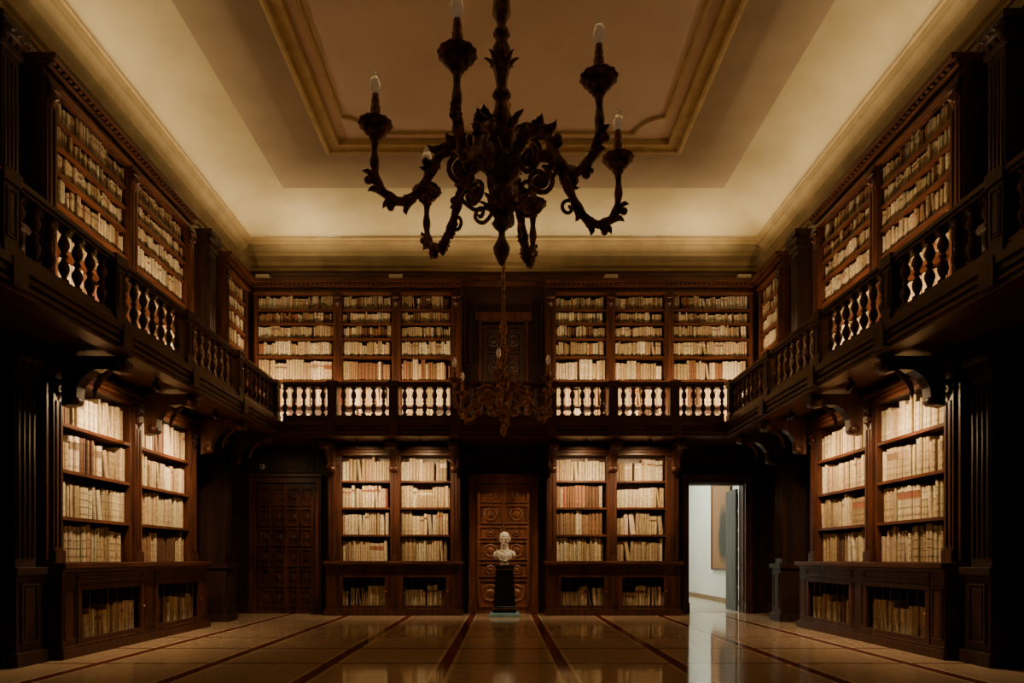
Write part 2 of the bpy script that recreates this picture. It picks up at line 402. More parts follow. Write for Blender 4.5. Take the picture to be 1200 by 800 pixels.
def book_geo(bk,detail):
    w,h,d=bk['w'],bk['h'],bk['d']; r=min(0.018,w*0.38)
    cs=[(0,r,0),(w*0.14,r*0.4,1),(w*0.5,0,1),(w*0.86,r*0.4,1),(w,r,0),(w,d,0),(0,d,0)]
    c=bk['c']; lc=bk['lc']; dark=tuple(v*0.72 for v in c)
    lev=[(0,0,c)]
    if detail:
        nb=4
        for i in range(nb):
            zz=h*(i+0.7)/(nb+0.4); dl=0.0045
            lev[-1]=(lev[-1][0],lev[-1][1],c if i!=3 or not lc else lc)
            lev+= [(zz-dl,0,dark),(zz-dl*0.6,0.004,dark),(zz+dl*0.6,0.004,dark),(zz+dl,0,c)]
        lev.append((h,0,c))
    else:
        lev+= [(h*0.72,0,lc if lc else c),(h*0.82,0,c),(h,0,c)]
        if lc is None: lev=[(0,0,c),(h*0.45,0,dark),(h*0.47,0,c),(h,0,c)]
    vs=[];fs=[];cols=[];n=7
    for (z,o,_) in lev:
        for (x,y,s_) in cs: vs.append((x,y-(o if s_ else 0),z))
    for i in range(len(lev)-1):
        cc=lev[i][2]
        for k in range(n):
            k2=(k+1)%n; fs.append((i*n+k,i*n+k2,(i+1)*n+k2,(i+1)*n+k)); cols.append(cc if k<4 else (c if k!=5 else (0.6,0.5,0.35)))
    t=(len(lev)-1)*n
    fs.append(tuple(reversed(range(n)))); cols.append(c)
    fs.append(tuple(t+k for k in range(n))); cols.append((0.55,0.45,0.3))
    return vs,fs,cols
def col_mesh(name,vs,fs,cols):
    me=bpy.data.meshes.new(name); me.from_pydata(vs,[],fs); me.materials.append(BOOK)
    at=me.color_attributes.new("Col",'FLOAT_COLOR','CORNER'); buf=[]
    for f,c in zip(fs,cols): buf += [c[0],c[1],c[2],1.0]*len(f)
    at.data.foreach_set("color",buf); me.update(); return me

# ------------------------------------------------------------------ bookcases
def pilaster(mb,x0,x1,z0,z1,y=-0.03):
    cx=(x0+x1)/2; w=(x1-x0)
    mb.box(x0,x1,y,-0.001,z0,z1)
    mb.box(x0-0.008,x1+0.008,y-0.03,y,z0,z0+0.13); mb.box(x0-0.008,x1+0.008,y-0.03,y,z1-0.05,z1)
    mb.box(x0+w*0.22,x0+w*0.34,y-0.014,y,z0+0.17,z1-0.28); mb.box(x1-w*0.34,x1-w*0.22,y-0.014,y,z0+0.17,z1-0.28)
    # carved capital
    mb.lathe([(w*0.42,0),(w*0.42,0.02),(w*0.25,0.035),(w*0.14,0.02),(0.004,0.045)],10,0,(cx,y,z1-0.15),'y',flute=0.15,fn=5)
    mb.leaf((cx,y-0.005,z1-0.28),(0,-0.15,1),(0,-1,0),0.12,w*0.3,0.5)
    mb.lathe([(0.03,0),(0.03,w*0.9)],8,0,(x0+w*0.05,y-0.03,z1-0.075),'x')

def lower_case(loc,rot,W,bays,pals,dep=0.36):
    t=thing("bookcase","dark carved mahogany bookcase under gallery, filled with vellum books","bookcase",loc,rot,group="lower bookcases beneath the gallery")
    T0,T1=1.05,3.10
    shelves=[1.56,2.09,2.61]
    mb=MB(); mb.box(0,W,dep-0.02,dep,0.97,T1+0.1); mb.box(0,W,0,dep-0.02,T1,T1+0.08)
    xs=[0]+[v for b3 in bays for v in b3]+[W]
    for i in range(0,len(xs),2): mb.box(xs[i],xs[i+1],0.0,dep-0.02,T0,T1)
    part("body",mb,[WOOD],t,bevel=0.005)
    for i in range(0,len(xs),2):
        a,b3=xs[i],xs[i+1]
        if b3-a>0.22:
            a,b3=(b3-0.2,b3) if i==0 else ((a,a+0.2) if i==len(xs)-2 else ((a+b3)/2-0.1,(a+b3)/2+0.1))
        mb=MB(); pilaster(mb,a+0.02,b3-0.02,T0,T1); part("carved_pilaster",mb,[WOOD],t)
    mb=MB(); mb.box(-0.0,W,-0.05,0,T1,T1+0.05); mb.box(-0.03,W+0.03,-0.09,0,T1+0.05,T1+0.10); mb.box(-0.06,W+0.06,-0.14,dep,T1+0.10,T1+0.16)
    part("cornice",mb,[WOODH],t,bevel=0.006)
    mb=MB(); mb.box(-0.05,W+0.05,-0.24,dep,0.985,T0-0.004); mb.box(-0.03,W+0.03,-0.20,-0.0,0.95,0.985)
    part("ledge",mb,[WOODH],t,bevel=0.008)
    mb=MB(); yb=-0.17
    mb.box(-0.04,W+0.04,yb-0.04,dep,0,0.10); mb.box(-0.02,W+0.02,yb-0.015,yb,0.10,0.13)
    mb.box(0,W,yb,0.0,0.80,0.95); mb.box(0,W,dep-0.02,dep,0.1,0.97); mb.box(0,W,0,dep-0.02,0.93,0.97)
    for i in range(0,len(xs),2): mb.box(xs[i],xs[i+1],yb,dep-0.02,0.10,0.80)
    for i in range(0,len(xs),2): 
        if xs[i+1]-xs[i]>0.13: frame_panel(mb,xs[i]+0.03,xs[i+1]-0.03,0.2,0.78,yb,0.02,0.012)
    for (a,b3) in bays: frame_panel(mb,a,b3,0.83,0.93,yb,0.02,0.014)
    part("base_cabinet",mb,[WOOD],t,bevel=0.005)
    for (a,b3) in bays:
        for z in shelves:
            mb=MB(); mb.box(a,b3,0.015,dep-0.02,z-0.03,z); mb.box(a,b3,0.005,0.015,z-0.036,z+0.003)
            part("shelf",mb,[WOODH],t)
        mb=MB(); w=0.075; z0,z1=0.135,0.795; y0=yb-0.012
        mb.box(a,a+w,y0,yb+0.02,z0,z1); mb.box(b3-w,b3,y0,yb+0.02,z0,z1); mb.box(a+w,b3-w,y0,yb+0.02,z0,z0+w*0.8); mb.box(a+w,b3-w,y0,yb+0.02,z1-w*0.8,z1)
        # wire grille
        n=int((b3-a-2*w)/0.16)
        for k in range(1,n):
            xx=a+w+(b3-a-2*w)*k/n; mb.box(xx-0.0025,xx+0.0025,yb+0.004,yb+0.009,z0+0.05,z1-0.05,1)
        dn=part("cabinet_door",mb,[WOOD,BRASS],t,bevel=0.004)
        mb=MB(); mb.lathe([(0.008,0),(0.008,0.012),(0.016,0.02),(0.012,0.03),(0.002,0.034)],10,0,(b3-w/2,y0,0.47),'y'); part("knob",mb,[BRASS],dn)
    for bi,(a,b3) in enumerate(bays):
        lv=[T0]+shelves+[T1]
        for si in range(4):
            fill(loc,rot,a,b3,lv[si]+0.001,lv[si+1]-0.035-lv[si] if si<3 else T1-lv[si],0.045,0.27,pals[bi][si],avgw=0.056 if si<2 else 0.05,lean=0.05)
        fill(loc,rot,a+0.02,b3-0.02,0.10,0.50,-0.10,0.3,random.choice(['v','m']),0.05,lean=0.06)
    return t

def upper_case(loc,rot,W,bays,pals,dep=0.36):
    t=thing("bookcase","dark carved mahogany bookcase standing on gallery, filled with old books","bookcase",loc,rot,group="upper bookcases on the gallery")
    Z0,T1=3.545,6.24; shelves=[4.08,4.57,5.04,5.39,5.69,5.96]
    xs=[0]+[v for b3 in bays for v in b3]+[W]
    mb=MB(); mb.box(0,W,dep-0.02,dep,Z0,T1+0.2); mb.box(0,W,0,dep-0.02,T1,T1+0.2); mb.box(0,W,-0.03,dep-0.02,Z0,Z0+0.075)
    for i in range(0,len(xs),2): mb.box(xs[i],xs[i+1],0,dep-0.02,Z0+0.075,T1)
    part("body",mb,[WOOD],t,bevel=0.005)
    for i in range(0,len(xs),2):
        a,b3=xs[i],xs[i+1]
        if b3-a>0.09: mb=MB(); pilaster(mb,a+0.015,b3-0.015,Z0+0.08,T1); part("carved_pilaster",mb,[WOOD],t)
    mb=MB(); mb.box(0,W,-0.05,0,T1,T1+0.04); mb.box(0,W,-0.07,0,T1+0.13,T1+0.18); mb.box(0.0,W,-0.13,dep,T1+0.2,T1+0.27)
    n=int(W/0.09)
    for k in range(n): mb.box(0.02+k*0.09,0.07+k*0.09,-0.1,0,T1+0.165,T1+0.2)
    part("cornice",mb,[WOODH],t,bevel=0.004)
    for (a,b3) in bays:
        for z in shelves:
            mb=MB(); mb.box(a,b3,0.015,dep-0.02,z-0.025,z); part("shelf",mb,[WOODH],t)
    lv=[Z0+0.075]+shelves+[T1]
    for bi,(a,b3) in enumerate(bays):
        for si in range(7):
            h=lv[si+1]-lv[si]-(0.03 if si<6 else 0.0)
            fill(loc,rot,a,b3,lv[si]+0.001,h,0.04,0.25,random.choice(pals),avgw=0.05 if si<3 else 0.036,lean=0.02)
    return t

# back wall, lower
lower_case((-3.41,FY,0),0,2.58,[(0.25,1.20),(1.40,2.38)],["vvvm","vmvv"])
lower_case((0.83,FY,0),0,2.58,[(0.20,1.18),(1.38,2.33)],["vbrv","vvvv"])
# side lower
lower_case((-FX,7.35,0),pi/2,3.6,[(0.25,1.65),(1.95,3.35)],["vvmv","bvvv"])
lower_case((FX,10.95,0),-pi/2,3.6,[(0.25,1.65),(1.95,3.35)],["vvvv","vvvv"])
# upper
ub=[(0.06,1.54),(1.72,2.68),(2.86,3.84)]
upper_case((-4.86,FY,0),0,4.04,ub,['v','m','v','v','b'])
W=4.04; upper_case((0.82,FY,0),0,W,[(W-b3,W-a) for a,b3 in reversed(ub)],['v','m','v','v'])
for rot,x in ((pi/2,-FX),(-pi/2,FX)):
    lf=rot>0
    upper_case((x,7.3 if lf else 10.8,0),rot,3.5,[(0.2,1.65),(1.85,3.3)],['v','m','b','v'])
    upper_case((x,12.02 if lf else 13.16,0),rot,1.14,[(0.16,1.08)] if lf else [(0.06,0.98)],['v','m','v'])

# realise books
def proj(p):
    if p.y<0.5: return None
    return (590+800*p.x/p.y, 655-800*(p.z-CAMH)/p.y)
for bk in books:
    M_=bk['M']; a=proj(M_@Vector((0,0,0))); c=proj(M_@Vector((bk['w'],0,bk['h'])))
    A=abs(a[0]-c[0])*abs(a[1]-c[1])
    if not(0<a[0]<1200 and 0<a[1]<800): A=0
    bk['A']=A*(0.3 if (M_.translation.z<0.9) else 1)
books.sort(key=lambda q:-q['A'])
LAB={'v':"cream vellum-bound antique folio with ribbed spine on dark shelf",'b':"brown leather-bound antique folio with ribbed spine on dark shelf",'r':"reddish leather-bound antique book with ribbed spine on dark shelf"}
for bk in books[:300]:
    vs,fs,cols=book_geo(bk,True); me=col_mesh("book",vs,fs,cols)
    o=link(bpy.data.objects.new("book",me)); o.matrix_world=bk['M']
    o["label"]=LAB[bk['k']] if bk['a']==0 else LAB[bk['k']].replace("antique","leaning antique")
    o["category"]="book"; o["group"]="antique books on the bookcase shelves"
V=[];F=[];CO=[]
for bk in books[300:]:
    vs,fs,cols=book_geo(bk,False); o_=len(V); M_=bk['M']
    V+=[tuple(M_@Vector(p)) for p in vs]; F+=[tuple(i+o_ for i in f) for f in fs]; CO+=cols
o=link(bpy.data.objects.new("books",col_mesh("books",V,F,CO)))
o["label"]="rows of cream vellum and brown leather antique books on shelves"; o["category"]="books"; o["kind"]="stuff"; o["group"]="antique books on the bookcase shelves"
print("BOOKS",len(books))

# ------------------------------------------------------------------ gallery
GX=4.12; GY=12.3
bal=MB()
bp=[(0.045,0),(0.045,0.03),(0.028,0.04),(0.022,0.055),(0.040,0.10),(0.050,0.135),(0.046,0.17),(0.028,0.205),(0.020,0.23),(0.034,0.245),(0.034,0.262),(0.020,0.277),(0.028,0.30),(0.046,0.335),(0.050,0.37),(0.040,0.405),(0.022,0.45),(0.028,0.465),(0.045,0.475),(0.045,0.50)]
bal.lathe(bp,12); BALME=bal.mesh("baluster",[WOODH])
CORB=MB(); Wc=0.14
poly=[(0,0),(-0.62,0),(-0.70,-0.05),(-0.68,-0.13),(-0.60,-0.17),(-0.48,-0.14),(-0.34,-0.15),(-0.24,-0.22),(-0.17,-0.33),(-0.16,-0.44),(-0.10,-0.52),(0,-0.54)]
CORB.prism(poly,-Wc/2,Wc/2)
CORB.lathe([(0.075,-Wc/2-0.015),(0.075,Wc/2+0.015)],14,0,(0,-0.62,-0.09),'x'); CORB.lathe([(0.03,-Wc/2-0.03),(0.03,Wc/2+0.03)],10,0,(0,-0.62,-0.09),'x')
CORB.lathe([(0.06,-Wc/2-0.012),(0.06,Wc/2+0.012)],14,0,(0,-0.10,-0.46),'x')
CORB.leaf((0,-0.52,-0.16),(0,0.7,-0.5),(0,-0.5,-0.7),0.34,0.06,0.3)
CORBME=CORB.mesh("corbel",[WOOD])
def gallery(loc,rot,L0,L1,posts,nb,slab,corbs,depth_to_wall,ends=None):
    # local x along, y=0 rail centre line, +y toward wall
    t=thing("gallery","dark carved wooden gallery balcony with turned balusters and scroll corbels","balcony",loc,rot,group="gallery running around the hall")
    a,b3=slab
    mb=MB(); mb.box(a,b3,-0.10,depth_to_wall,3.34,3.54)
    part("deck",mb,[WOOD],t)
    mb=MB(); mb.box(L0,L1,-0.16,-0.10,3.46,3.54); mb.box(L0,L1,-0.13,-0.10,3.40,3.46); mb.box(L0,L1,-0.11,0.1,3.28,3.34); mb.box(L0,L1,-0.14,-0.1,3.33,3.36)
    n=int((L1-L0)/0.12)
    part("fascia",mb,[WOODH],t,bevel=0.006)
    mb=MB(); mb.box(L0,L1,-0.09,0.09,4.20,4.25); mb.box(L0,L1,-0.07,0.07,4.17,4.20); mb.box(L0,L1,-0.06,0.06,4.25,4.27)
    part("handrail",mb,[WOODH],t,bevel=0.008)
    mb=MB(); mb.box(L0,L1,-0.08,0.08,3.54,3.62); mb.box(L0,L1,-0.06,0.06,3.62,3.665)
    part("bottom_rail",mb,[WOODH],t,bevel=0.006)
    for p in posts:
        mb=MB(); mb.box(p-0.085,p+0.085,-0.085,0.085,3.54,4.17); mb.box(p-0.10,p+0.10,-0.10,0.10,3.54,3.66); mb.box(p-0.105,p+0.105,-0.105,0.105,4.16,4.275)
        frame_panel(mb,p-0.06,p+0.06,3.72,4.12,-0.085,0.018,0.012)
        mb.box(p-0.09,p+0.09,-0.17,-0.1,3.30,3.54)
        part("newel_post",mb,[WOOD],t,bevel=0.005)
    ps=sorted(posts+(ends or []))
    for i in range(len(ps)-1):
        A,Bq=ps[i]+0.1,ps[i+1]-0.1; k=nb(ps[i+1]-ps[i])
        for j in range(k):
            x=A+(Bq-A)*(j+0.5)/k
            o=part("baluster",BALME,None,t,loc=(x,0,3.667))
    for (x,y) in corbs: part("corbel",CORBME,None,t,loc=(x,y,3.28))
    return t
bx=[-3.07,-1.97,-0.87,0.87,1.97,3.07]
gallery((0,GY,0),0,-GX+0.165,GX-0.165,bx,lambda d: max(4,round((d-0.2)/0.175)),(-4.015,4.015),[(x,1.0-0.14) for x in (-3.3,-2.1,-0.93,0.93,2.1,3.3)],WY-GY-0.005,[-4.12,4.12])
sy=[2.4,4.0,5.6,7.2,8.8,10.5,12.24]
cy=[5.2,7.45,9.15,10.85,12.0]
gallery((-GX,0,0),pi/2,2.2,GY+0.09,sy,lambda d: round((d-0.2)/0.2),(2.2,13.69),[(y,0.66) for y in cy],WX-GX-0.005)
gallery((GX,0,0),-pi/2,-GY-0.09,-2.2,[-y for y in sy],lambda d: round((d-0.2)/0.2),(-13.69,-2.2),[(-y,0.66) for y in cy],WX-GX-0.005)

# pilaster columns near the corners and beyond bookcases
def column(x,y,rot,z0,z1,w=0.36,d=0.5,mat=None):
    mat=mat or WOOD
    t=thing("pilaster","dark fluted mahogany pilaster on panelled pedestal beside bookcase","column",(x,y,z0),rot,group="wooden pilasters along the walls")
    H=z1-z0
    mb=MB(); mb.box(-w/2-0.05,w/2+0.05,-d-0.05,0,0,0.14); mb.box(-w/2-0.01,w/2+0.01,-d-0.01,0,0.14,0.92); mb.box(-w/2-0.05,w/2+0.05,-d-0.05,0,0.92,1.0)
    frame_panel(mb,-w/2+0.05,w/2-0.05,0.22,0.84,-d-0.01,0.03,0.015); part("pedestal",mb,[mat],t,bevel=0.006)
    mb=MB(); mb.box(-w/2+0.03,w/2-0.03,-d+0.03,0,1.0,H-0.3)
    for k in range(4):
        xx=-w/2+0.07+k*(w-0.14)/3; mb.lathe([(0.018,1.1),(0.018,H-0.4)],8,0,(xx,-d+0.03,0))
    part("shaft",mb,[mat],t)
    mb=MB(); mb.box(-w/2,w/2,-d,0,H-0.3,H-0.24); mb.box(-w/2+0.02,w/2-0.02,-d+0.02,0,H-0.24,H-0.08); mb.box(-w/2-0.04,w/2+0.04,-d-0.04,0,H-0.08,H)
    for k in (-1,0,1): mb.leaf((k*w*0.3,-d+0.01,H-0.26),(0,-0.2,1),(0,-1,0),0.17,0.05,0.6)
    mb.lathe([(0.05,-w/2-0.02),(0.05,w/2+0.02)],10,0,(0,-d-0.01,H-0.13),'x')
    part("capital",mb,[mat],t)
for s_,rot in ((-1,pi/2),(1,-pi/2)):
    for y in (12.0,7.0,5.2): column(s_*(WX-0.03),y,rot,0,3.27,d=0.46 if y>10 else 0.4,mat=WALLW)
    for y in (11.45,6.95,5.2): column(s_*(WX-0.03),y,rot,3.545,6.54,w=0.3,d=0.42 if y>10 else 0.28,mat=WALLW)

# ------------------------------------------------------------------ bust on pedestal
BX,BY=0.02,12.95
t=thing("pedestal","black lacquered tapered pedestal with brass trim and blue-grey base","pedestal",(BX,BY,0))
mb=MB(); mb.box(-0.28,0.28,-0.25,0.25,0.001,0.06); mb.box(-0.25,0.25,-0.23,0.23,0.06,0.08); part("base",mb,[BLUE],t,bevel=0.008,label="blue-grey base slab")
mb=MB()
def frust(mb,w0,w1,z0,z1,m=0):
    mb.add([(-w0,-w0,z0),(w0,-w0,z0),(w0,w0,z0),(-w0,w0,z0),(-w1,-w1,z1),(w1,-w1,z1),(w1,w1,z1),(-w1,w1,z1)],[(0,3,2,1),(4,5,6,7),(0,1,5,4),(1,2,6,5),(2,3,7,6),(3,0,4,7)],m)
frust(mb,0.22,0.22,0.08,0.16); frust(mb,0.22,0.20,0.16,0.2); frust(mb,0.20,0.165,0.2,0.9); part("shaft",mb,[BLACK],t,bevel=0.006)
mb=MB(); frust(mb,0.165,0.18,0.9,0.94); mb.box(-0.19,0.19,-0.19,0.19,0.94,0.975); part("cap",mb,[BLACK],t,bevel=0.005)
mb=MB(); mb.box(-0.170,0.170,-0.170,0.170,0.875,0.9); mb.box(-0.225,0.225,-0.225,0.225,0.155,0.168); mb.box(-0.193,0.193,-0.193,0.193,0.952,0.962); part("brass_band",mb,[BRASS],t)
# bust
b_=MB()
HC=Vector((0,-0.03,0.485))
hr=Matrix.Rotation(math.radians(10),3,'X').to_3x3() @ Matrix.Rotation(math.radians(-8),3,'Z')
def hp(x,y,z): return HC+hr@Vector((x,y,z))
b_.ell(hp(0,0.012,0.045),(0.096,0.118,0.098),rot=hr,seg=24,rings=16)      # cranium
b_.ell(hp(0,-0.022,-0.02),(0.078,0.088,0.105),rot=hr,seg=24,rings=16)     # face
b_.ell(hp(0,-0.055,-0.095),(0.052,0.050,0.038),rot=hr)                    # jaw/chin
b_.ell(hp(0,-0.085,-0.112),(0.022,0.02,0.018),rot=hr)
b_.ell(hp(0.033,-0.094,0.032),(0.034,0.026,0.012),rot=hr); b_.ell(hp(-0.033,-0.094,0.032),(0.034,0.026,0.012),rot=hr) # brows
b_.ell(hp(0.032,-0.084,0.004),(0.014,0.012,0.009),rot=hr); b_.ell(hp(-0.032,-0.084,0.004),(0.014,0.012,0.009),rot=hr) # eyes
b_.ell(hp(0,-0.116,-0.012),(0.012,0.026,0.038),rot=hr@Matrix.Rotation(-0.28,3,'X')); b_.ell(hp(0,-0.130,-0.034),(0.020,0.020,0.014),rot=hr) # nose
b_.ell(hp(0.046,-0.070,-0.028),(0.022,0.024,0.016),rot=hr); b_.ell(hp(-0.046,-0.070,-0.028),(0.022,0.024,0.016),rot=hr) # cheekbones
b_.ell(hp(0,-0.104,-0.064),(0.026,0.012,0.007),rot=hr); b_.ell(hp(0,-0.101,-0.081),(0.022,0.012,0.008),rot=hr) # lips
for sx in (-1,1):
    b_.ell(hp(sx*0.095,0.012,-0.005),(0.014,0.022,0.034),rot=hr)
    b_.ell(hp(sx*0.080,0.05,0.0),(0.030,0.05,0.05),rot=hr)  # side hair
b_.tube([(0,0.045,0.22),(0,0.02,0.32),(0,0.0,0.40),(0,-0.005,0.46)],[0.095,0.075,0.068,0.070],16)
b_.ell((0,0.02,0.22),(0.20,0.095,0.080),seg=24,rings=12); b_.ell((0,-0.02,0.17),(0.15,0.085,0.09),seg=24,rings=12)
b_.ell((0.155,0.02,0.19),(0.062,0.07,0.075)); b_.ell((-0.155,0.02,0.19),(0.062,0.07,0.075))
b_.ell((0,-0.0,0.10),(0.09,0.06,0.07))
for k in range(4): # drapery folds
    b_.tube([(-0.17+0.02*k,-0.02,0.25-0.03*k),(-0.08,-0.09-0.006*k,0.20-0.035*k),(0.02,-0.105,0.16-0.03*k),(0.12,-0.06,0.20-0.02*k)],[0.012]*4,8)
b_.tube([(-0.1,0.06,0.27),(-0.07,-0.03,0.285),(0,-0.085,0.235),(0.07,-0.03,0.285),(0.1,0.06,0.27)],[0.016]*5,8)
bt=thing("bust","white marble bust of bald old man on black pedestal","bust",(BX,BY,0.976))
tmp=link(bpy.data.objects.new("tmp",b_.mesh("tmp",[MARBLE])))
md=tmp.modifiers.new("r",'REMESH'); md.mode='VOXEL'; md.voxel_size=0.0055; md.use_smooth_shade=True
sm=tmp.modifiers.new("s",'SMOOTH'); sm.factor=0.5; sm.iterations=2
dg=bpy.context.evaluated_depsgraph_get(); me=bpy.data.meshes.new_from_object(tmp.evaluated_get(dg)); me.name="figure"
bpy.data.objects.remove(tmp)
if not me.materials: me.materials.append(MARBLE)
for p in me.polygons: p.use_smooth=True
part("figure",me,None,bt)
mb=MB(); mb.lathe([(0.085,0),(0.085,0.015),(0.075,0.02),(0.05,0.035),(0.045,0.05),(0.058,0.065),(0.05,0.07)],20); part("socle",mb,[MARBLE],bt)

# ------------------------------------------------------------------ chandeliers
def smooth_pts(pts,sub=5):
    P=[Vector(p) for p in pts]; out=[]
    for i in range(len(P)-1):
        p0,p1,p2,p3=P[max(i-1,0)],P[i],P[i+1],P[min(i+2,len(P)-1)]
        for k in range(sub):
            t=k/sub
            out.append(0.5*((2*p1)+(-p0+p2)*t+(2*p0-5*p1+4*p2-p3)*t*t+(-p0+3*p1-3*p2+p3)*t**3))
    out.append(P[-1]); return out
def spiral(cx,cz,r0,dr,a0,da,n): return [(cx+(r0-dr*k)*math.cos(math.radians(a0+da*k)),0,cz+(r0-dr*k)*math.sin(math.radians(a0+da*k))) for k in range(n)]
# arm in x (radius), z relative to cup height zero
def arm_mesh():
    mb=MB()
    pr=[(0.05,-0.20),(0.13,-0.09),(0.24,-0.03),(0.36,-0.07),(0.43,-0.19),(0.50,-0.33),(0.59,-0.42),(0.69,-0.41),(0.765,-0.33),(0.785,-0.20),(0.78,-0.06)]
    P=smooth_pts([(x,0,z) for x,z in pr]); n=len(P)
    rad=[0.037-0.015*(i/n)+0.005*math.sin(i*1.3) for i in range(n)]
    mb.tube(P,rad,10)
    # inner volute
    mb.tube([(0.38,0,-0.12),(0.33,0,-0.095)]+spiral(0.25,-0.19,0.092,0.0029,75,-27,26),[0.016]*2+[0.017]*26,7)
    mb.ell((0.25,0,-0.19),(0.032,0.03,0.032))
    # lower strand ending in an outward volute
    q=smooth_pts([(0.05,0,-0.34),(0.10,0,-0.40),(0.17,0,-0.425),(0.235,0,-0.39)])
    mb.tube(q+spiral(0.205,-0.355,0.050,0.0030,-10,27,14),[0.013]*(len(q)+14),7)
    # scroll under the descending part
    mb.tube(spiral(0.44,-0.345,0.055,0.0032,60,27,15),0.012,7)
    # acanthus leaves hugging the arm
    for i,Lf,Wf,side,cu in ((2,0.12,0.048,1,.2),(6,0.12,0.05,1,.2),(10,0.12,0.05,1,.2),(14,0.12,0.048,1,.25),(18,0.12,0.045,1,.35),(24,0.11,0.045,-1,.2),(28,0.11,0.048,-1,.2),(32,0.11,0.046,-1,.25),(36,0.11,0.04,-1,.25),(40,0.10,0.035,-1,.3),(12,0.10,0.04,-1,.2),(16,0.10,0.04,-1,.3),(26,0.09,0.035,1,.3),(31,0.08,0.03,1,.3)):
        p=P[i]; tg=(P[min(i+1,n-1)]-P[i-1]).normalized()
        nrm=Vector((-tg.z,0,tg.x))*side
        mb.leaf(p+nrm*0.024,tg,nrm,Lf,Wf,cu)
    # curled leaf tips as small scrolls
    for i,side in ((20,1),(34,-1),(9,1),(41,-1)):
        p=P[i]; tg=(P[i+1]-P[i-1]).normalized(); nrm=Vector((-tg.z,0,tg.x))*side
        c=p+nrm*0.052
        mb.ell(c,(0.024,0.028,0.024),seg=10,rings=8); mb.tube([p,p+nrm*0.03-tg*0.01,c],[0.02,0.018,0.016],7)
    return mb.mesh("arm",[CHW])
ARM=arm_mesh()
mb=MB(); mb.lathe([(0.014,-0.085),(0.036,-0.07),(0.026,-0.055),(0.045,-0.045),(0.066,-0.03),(0.07,-0.012),(0.06,-0.006),(0.085,0.002),(0.102,0.014),(0.103,0.024),(0.092,0.03),(0.08,0.018),(0.05,0.018),(0.036,0.035),(0.02,0.045)],24,flute=0.04,fn=12); CUP=mb.mesh("drip_cup",[CHW])
mb=MB(); mb.lathe([(0.02,0.04),(0.032,0.055),(0.022,0.07),(0.03,0.09),(0.03,0.125),(0.02,0.14),(0.026,0.15),(0.022,0.175),(0.02,0.2)],14); CAN=mb.mesh("candle_holder",[GILT])
mb=MB(); mb.lathe([(0.014,0.2),(0.02,0.215),(0.034,0.25),(0.034,0.28),(0.024,0.31),(0.010,0.335),(0.002,0.34)],14); BUL=mb.mesh("bulb",[GLASS])
def chandelier(y,zc,top,a0,x=0.0):
    t=thing("chandelier","carved dark wood six-arm chandelier with candle-style bulbs hanging from ceiling","chandelier",(x,y,zc),0,group="carved chandeliers")
    mb=MB()
    col=[(0.004,-0.76),(0.02,-0.74),(0.045,-0.68),(0.05,-0.64),(0.03,-0.60),(0.018,-0.57),(0.018,-0.54),(0.045,-0.52),(0.06,-0.49),(0.03,-0.46),(0.035,-0.43),(0.075,-0.38),(0.085,-0.34),(0.075,-0.30),(0.04,-0.27),(0.05,-0.25),(0.085,-0.22),(0.09,-0.15),(0.08,-0.10),(0.05,-0.07),(0.06,-0.03),(0.088,0.03),(0.09,0.09),(0.07,0.16),(0.045,0.22),(0.035,0.28),(0.055,0.30),(0.055,0.325),(0.03,0.345),(0.035,0.40),(0.055,0.50),(0.062,0.56),(0.05,0.62),(0.028,0.66),(0.05,0.685),(0.05,0.71),(0.025,0.73),(0.03,0.77),(0.055,0.82),(0.05,0.90),(0.035,0.98),(0.012,1.03)]
    mb.lathe(col,24,flute=0.07,fn=8)
    for k in range(8):
        a=2*pi*k/8; d=Vector((math.cos(a),math.sin(a),0))
        mb.leaf(d*0.07+Vector((0,0,0.02)),d*0.35+Vector((0,0,1)),d,0.15,0.038,0.5)
        mb.leaf(d*0.06+Vector((0,0,-0.44)),d*0.5+Vector((0,0,1)),d,0.11,0.03,0.4)
        mb.leaf(d*0.03+Vector((0,0,0.40)),d*0.15+Vector((0,0,1)),d,0.16,0.025,0.3)
    part("column",mb,[CHW],t)
    mb=MB()
    H=top-zc
    # twisted rope / rod
    n=int((H-1.0)/0.05)
    mb.tube([(0.004*math.cos(i*1.2),0.004*math.sin(i*1.2),1.0+(H-1.0)*i/n) for i in range(n+1)],[0.024+0.004*(i%2) for i in range(n+1)],8)
    part("suspension_rod",mb,[CHW],t)
    mb=MB(); mb.lathe([(0.02,H-0.14),(0.05,H-0.1),(0.11,H-0.03),(0.12,H-0.002)],20); part("ceiling_rose",mb,[MOULD],t)
    for k in range(6):
        a=math.radians(a0+60*k)
        arm=part("arm",ARM,None,t,rot=a)
        for nm,me in (("drip_cup",CUP),("candle_holder",CAN),("bulb",BUL)):
            part(nm,me,None,arm,loc=(0.78,0,0))
    return t
H0=2.6
chandelier(4.29,CAMH+H0-0.0,ZC+0.03,13.0,x=-0.012)
chandelier(10.2,CAMH+H0-0.02,ZC+0.03,25.0,x=0.0)

